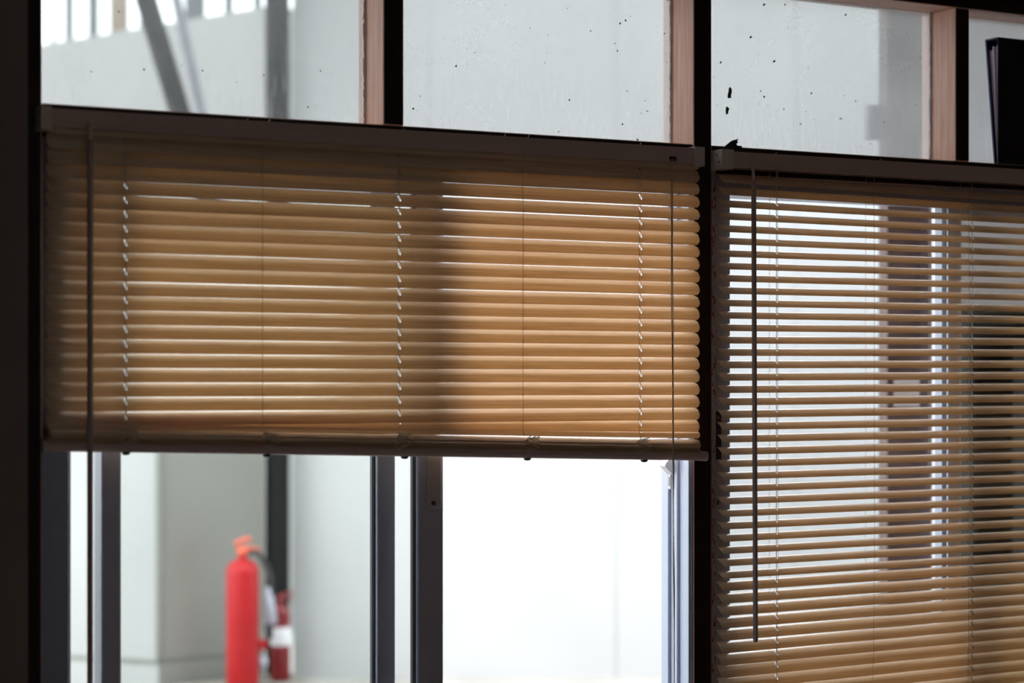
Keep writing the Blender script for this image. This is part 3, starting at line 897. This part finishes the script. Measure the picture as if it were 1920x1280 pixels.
# painted block with a slanted corner, pale flank, shade painted into the grey front
BY = 5.1
cB = P(297, 650, BY); eB = P(500, 650, BY)
dl = Vector((S_ + (-9600 - 960) / F * C_, C_ - (-9600 - 960) / F * S_, 0)).normalized()
fl = Vector((cB.x, cB.y, 0)) + dl * 1.6
blk = thing('utility_block', ((cB.x + eB.x) / 2, BY + .4, 0), 'low painted block with front painted in shade grey and white slanted flank by the red extinguishers', 'block')
zt = 1.12
ly = .088
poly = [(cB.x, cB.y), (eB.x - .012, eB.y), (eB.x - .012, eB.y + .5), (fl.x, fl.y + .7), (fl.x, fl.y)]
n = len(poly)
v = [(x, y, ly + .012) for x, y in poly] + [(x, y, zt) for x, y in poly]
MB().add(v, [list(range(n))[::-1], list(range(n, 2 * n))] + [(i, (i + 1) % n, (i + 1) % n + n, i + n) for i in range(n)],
         [1, 1, 0, 1, 1, 1, 1]).obj('body', ['block_shade', 'block_white'], blk)
MB().prism_z([(x, y) for x, y in poly], GZ, ly - .012, [1, 1, 0, 1, 1, 1, 1]).obj('plinth', ['block_shade', 'block_white'], blk)
MB().prism_z([(x + (.01 if i in (0, 1) else 0) * 0, y + .008) for i, (x, y) in enumerate(poly)], ly - .012, ly + .012).obj('shadow_gap', 'plinth_line', blk)
MB().box(cB.x - .012, cB.x + .013, cB.y - .012, cB.y + .004, ly + .012, zt, bevel=.003).obj('corner_bead', 'plinth_line', blk)
# steel post with slanting braces
pp = P(520, 650, 5.12)
sp = thing('steel_post', (pp.x, pp.y, 0), 'dark steel post with slanting braces beside the extinguishers', 'post')
MB().box(pp.x - .043, pp.x + .043, pp.y - .043, pp.y + .043, GZ, 3.33, bevel=.006).obj('shaft', 'steel_dark', sp)
MB().box(pp.x - .055, pp.x + .055, pp.y - .055, pp.y + .055, GZ, GZ + .012, bevel=.003).obj('base_plate', 'steel_dark', sp)
bt = P(262, -40, 5.06); bb = Vector((pp.x, 5.15, 0)); bb.z = Z(508, 850, 5.15) + .15
bb = P(495, 735, 5.06)
bt = bb + (bt - bb) * ((3.40 - bb.z) / (bt.z - bb.z))
m = MB(); wv = Vector((.036, 0, .010))
dv = (bt - bb)
v = []
for p in (bb, bt):
    for sx, sy in ((-1, -1), (1, -1), (1, 1), (-1, 1)):
        v.append(p + wv * sx + Vector((0, .03 * sy, 0)))
m.add(v, [(0, 1, 2, 3), (4, 5, 6, 7), (0, 1, 5, 4), (1, 2, 6, 5), (2, 3, 7, 6), (3, 0, 4, 7)])
m.obj('brace', 'steel_dark', sp)
bt2 = P(322, -40, 5.6); bb2 = P(490, 720, 5.35)
bt2 = bb2 + (bt2 - bb2) * ((3.42 - bb2.z) / (bt2.z - bb2.z))
MB().tube([bb2, bt2], .026, 10).obj('thin_brace', 'steel_grey', sp)
# small clamp on the post
c = P(525, 945, 5.17)
MB().box(c.x - .02, c.x + .02, c.y - .02, c.y + .01, c.z - .025, c.z + .025, bevel=.004).obj('clamp', 'steel_grey', sp)

struct('kerb', MB().box(cB.x + .05, X(592, 4.8), 4.66, BY - .045, GZ, 0, bevel=.006), 'kerb_stone', 'low beige kerb under the extinguishers')
# extinguishers ------------------------------------------------------------------
e = P(455, 650, 4.78)
ex = thing('fire_extinguisher', (e.x, e.y, 0), 'tall slim red fire extinguisher with a horn, standing by the low block', 'extinguisher')
R = .069
body = [(.0001, 0), (R * .9, 0), (R, .012), (R, .495)]
for i in range(1, 9):
    a = i / 8 * math.pi / 2 * .86
    body.append((R * math.cos(a), .495 + .062 * math.sin(a)))
body += [(.020, .560), (.020, .575), (.0001, .575)]
MB().lathe((e.x, e.y, 0), body, 32).obj('cylinder', 'red_paint', ex)
m = MB()
m.lathe((e.x, e.y, .572), [(.0001, 0), (.022, 0), (.024, .010), (.024, .026), (.016, .034), (.0001, .036)], 16)
v_ = m.obj('valve', 'orange_red', ex)
# carrying handle and lever
m = MB()
m.tube([(e.x - .015, e.y, .600), (e.x - .035, e.y - .005, .622), (e.x + .020, e.y - .01, .640), (e.x + .035, e.y - .01, .632)], [.010, .010, .010, .007], 8)
m.tube([(e.x - .010, e.y, .592), (e.x + .030, e.y - .01, .598), (e.x + .075, e.y - .01, .590)], [.009, .009, .006], 8)
m.obj('lever', 'orange_red', v_)
# hose and horn
hx = X(497, 4.78); 
m = MB(); pts = []
for i in range(21):
    f = i / 20
    pts.append((e.x + .02 + (hx - e.x) * (1 - (1 - min(1, f * 2.2)) ** 2) , e.y - .015, .585 - .02 * math.sin(f * 3.0) - .42 * max(0, f - .12)))
m.tube(pts, .0125, 8); m.obj('hose', 'hose', ex)
hn0 = P(503, 1100, 4.77); hn1 = P(509, 1168, 4.77)
MB().tube([hn0, hn0 + (hn1 - hn0) * .3, hn1], [.014, .020, .028], 12).obj('horn', 'horn', ex)
h0 = P(492, 1208, 4.77); h1 = P(493, 1240, 4.77)
o = MB().tube([h0 + Vector((0, 0, .02)), h0 - Vector((0, 0, .02))], [.018, .020], 10).obj('hose_clip', 'red_paint', ex)
MB().tube([h1 + Vector((0, 0, .018)), h1 - Vector((0, 0, .022))], [.018, .018], 10).obj('nozzle_tip', 'horn', ex)
e2 = P(526, 650, 4.92)
x2 = thing('fire_extinguisher', (e2.x, e2.y, 0), 'small dark red fire extinguisher with a white label band', 'extinguisher')
r2_ = .043
bd = [(.0001, 0), (r2_ * .9, 0), (r2_, .008), (r2_, .285)]
for i in range(1, 8):
    a = i / 7 * math.pi / 2 * .85
    bd.append((r2_ * math.cos(a), .285 + .045 * math.sin(a)))
bd += [(.014, .335), (.014, .347), (.0001, .347)]
MB().lathe((e2.x, e2.y, 0), bd, 28).obj('cylinder', 'dark_red_paint', x2)
MB().lathe((e2.x, e2.y, 0), [(r2_ + .0008, .155), (r2_ + .0012, .157), (r2_ + .0012, .232), (r2_ + .0008, .234)], 28).obj('label_band', 'label_white', x2)
m = MB().lathe((e2.x, e2.y, .345), [(.0001, 0), (.015, 0), (.016, .008), (.016, .022), (.0001, .026)], 14)
m.tube([(e2.x - .012, e2.y, .366), (e2.x + .03, e2.y - .008, .378), (e2.x + .055, e2.y - .008, .372)], .007, 8)
m.tube([(e2.x - .008, e2.y, .358), (e2.x + .03, e2.y - .008, .356), (e2.x + .05, e2.y - .008, .348)], .006, 8)
m.obj('valve', 'dark_red_paint', x2)

# veranda post close to the window, with a notice and a junction box
vp = PD(1697, 650, 4.6)
vt = thing('veranda_post', (vp.x, vp.y, 0), 'reddish brown wooden veranda post behind the open blind', 'post')
hw = .054
def vbox(r0, r1, f0, f1, z0, z1):
    pts = [vp + RT * r0 + FW * f0, vp + RT * r1 + FW * f0, vp + RT * r1 + FW * f1, vp + RT * r0 + FW * f1]
    return MB().prism_z([(p.x, p.y) for p in pts], z0, z1)
vbox(-hw, hw, -hw, hw, GZ, 2.62).obj('shaft', 'timber_post', vt)
vbox(-.085, .085, -.085, .085, GZ, .06).obj('footing', 'concrete', vt)
jb = PD(1640, 230, 4.6)
vbox(-hw - .040, -hw, -.03, .03, jb.z - .040, jb.z + .040).obj('junction_box', 'steel_grey', vt)
nt_ = PD(1690, 736, 4.56)
hh = 26 / F * 4.56
rc = (1691 - 1697) / F * 4.55
o = vbox(rc - .031, rc + .031, -hw - .004, -hw - .0005, nt_.z - hh, nt_.z + hh).obj('notice', 'notice_paper')
tag(o, 'small white notice fixed to the reddish brown post', 'notice')
MB().box(vp.x - 1.0, vp.x + 1.6, vp.y - .05, vp.y + .05, 2.62, 2.74, bevel=.006).obj('beam', 'timber_post', vt)
struct('roof_shade', MB().box(1.92, XW1 + .9, 0.12, vp.y + .55, 2.745, 2.80), 'roof_sheet', 'lean-to roof added out of view to dim the second window')  # unseen roof added to dim the second blind and the post

# grey shed at the far right with a dark opening under its lintel
so = PD(1788, 650, 6.0); so.z = 0
AX = Vector((.71, -.704, 0)); AD = Vector((.80, .60, 0))
zl = PD(1800, 577, 6.0).z
sh = thing('shed', (so.x + .7, so.y - .1, 0), 'grey shed with a deep dark opening, seen through the open blind', 'shed')
def sbox(name, mt, s0, s1, d0, d1, z0, z1):
    pts = [so + AX * s0 + AD * d0, so + AX * s1 + AD * d0, so + AX * s1 + AD * d1, so + AX * s0 + AD * d1]
    return MB().prism_z([(p.x, p.y) for p in pts], z0, z1).obj(name, mt, sh)
sbox('lintel_wall', 'shed_grey', 0, 1.7, 0, .08, zl, 2.7)
sbox('side_wall', 'shed_shade', 0, .025, .08, 1.1, GZ, 2.7)
sbox('side_wall', 'shed_shade', 1.675, 1.7, .08, 1.1, GZ, 2.7)
sbox('rear_wall', 'shed_shade', .025, 1.675, 1.05, 1.1, GZ, 2.7)
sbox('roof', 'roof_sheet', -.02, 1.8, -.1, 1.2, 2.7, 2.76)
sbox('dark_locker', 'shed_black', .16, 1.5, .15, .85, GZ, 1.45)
# corrugated roof added out of view to dim the left of the yard
cz = 3.45
cn = thing('added_canopy', (pp.x - 2.2, 4.8, cz), 'metal roof added out of view to shade the left half, resting on the steel post', 'added_canopy')
m = MB()
cx0, cx1 = pp.x - 5.0, pp.x + .25
def yc(x): return 4.3
m = MB(); nn = 40; v = []; f = []
for i in range(nn + 1):
    x = cx0 + (cx1 - cx0) * i / nn
    zz = cz + .018 * (i % 2)
    v += [(x, yc(x), zz), (x, 5.3, zz), (x, yc(x), zz + .02), (x, 5.3, zz + .02)]
for i in range(nn):
    a_ = 4 * i; c_ = 4 * (i + 1)
    f += [(a_, c_, c_ + 1, a_ + 1), (a_ + 2, a_ + 3, c_ + 3, c_ + 2), (a_, a_ + 2, c_ + 2, c_), (a_ + 1, c_ + 1, c_ + 3, a_ + 3)]
m.add(v, f); m.obj('roof_sheet', 'roof_sheet', cn)
MB().box(cx0, pp.x + .1, 5.19, 5.29, cz - .12, cz - .001, bevel=.004).obj('beam', 'steel_dark', cn)
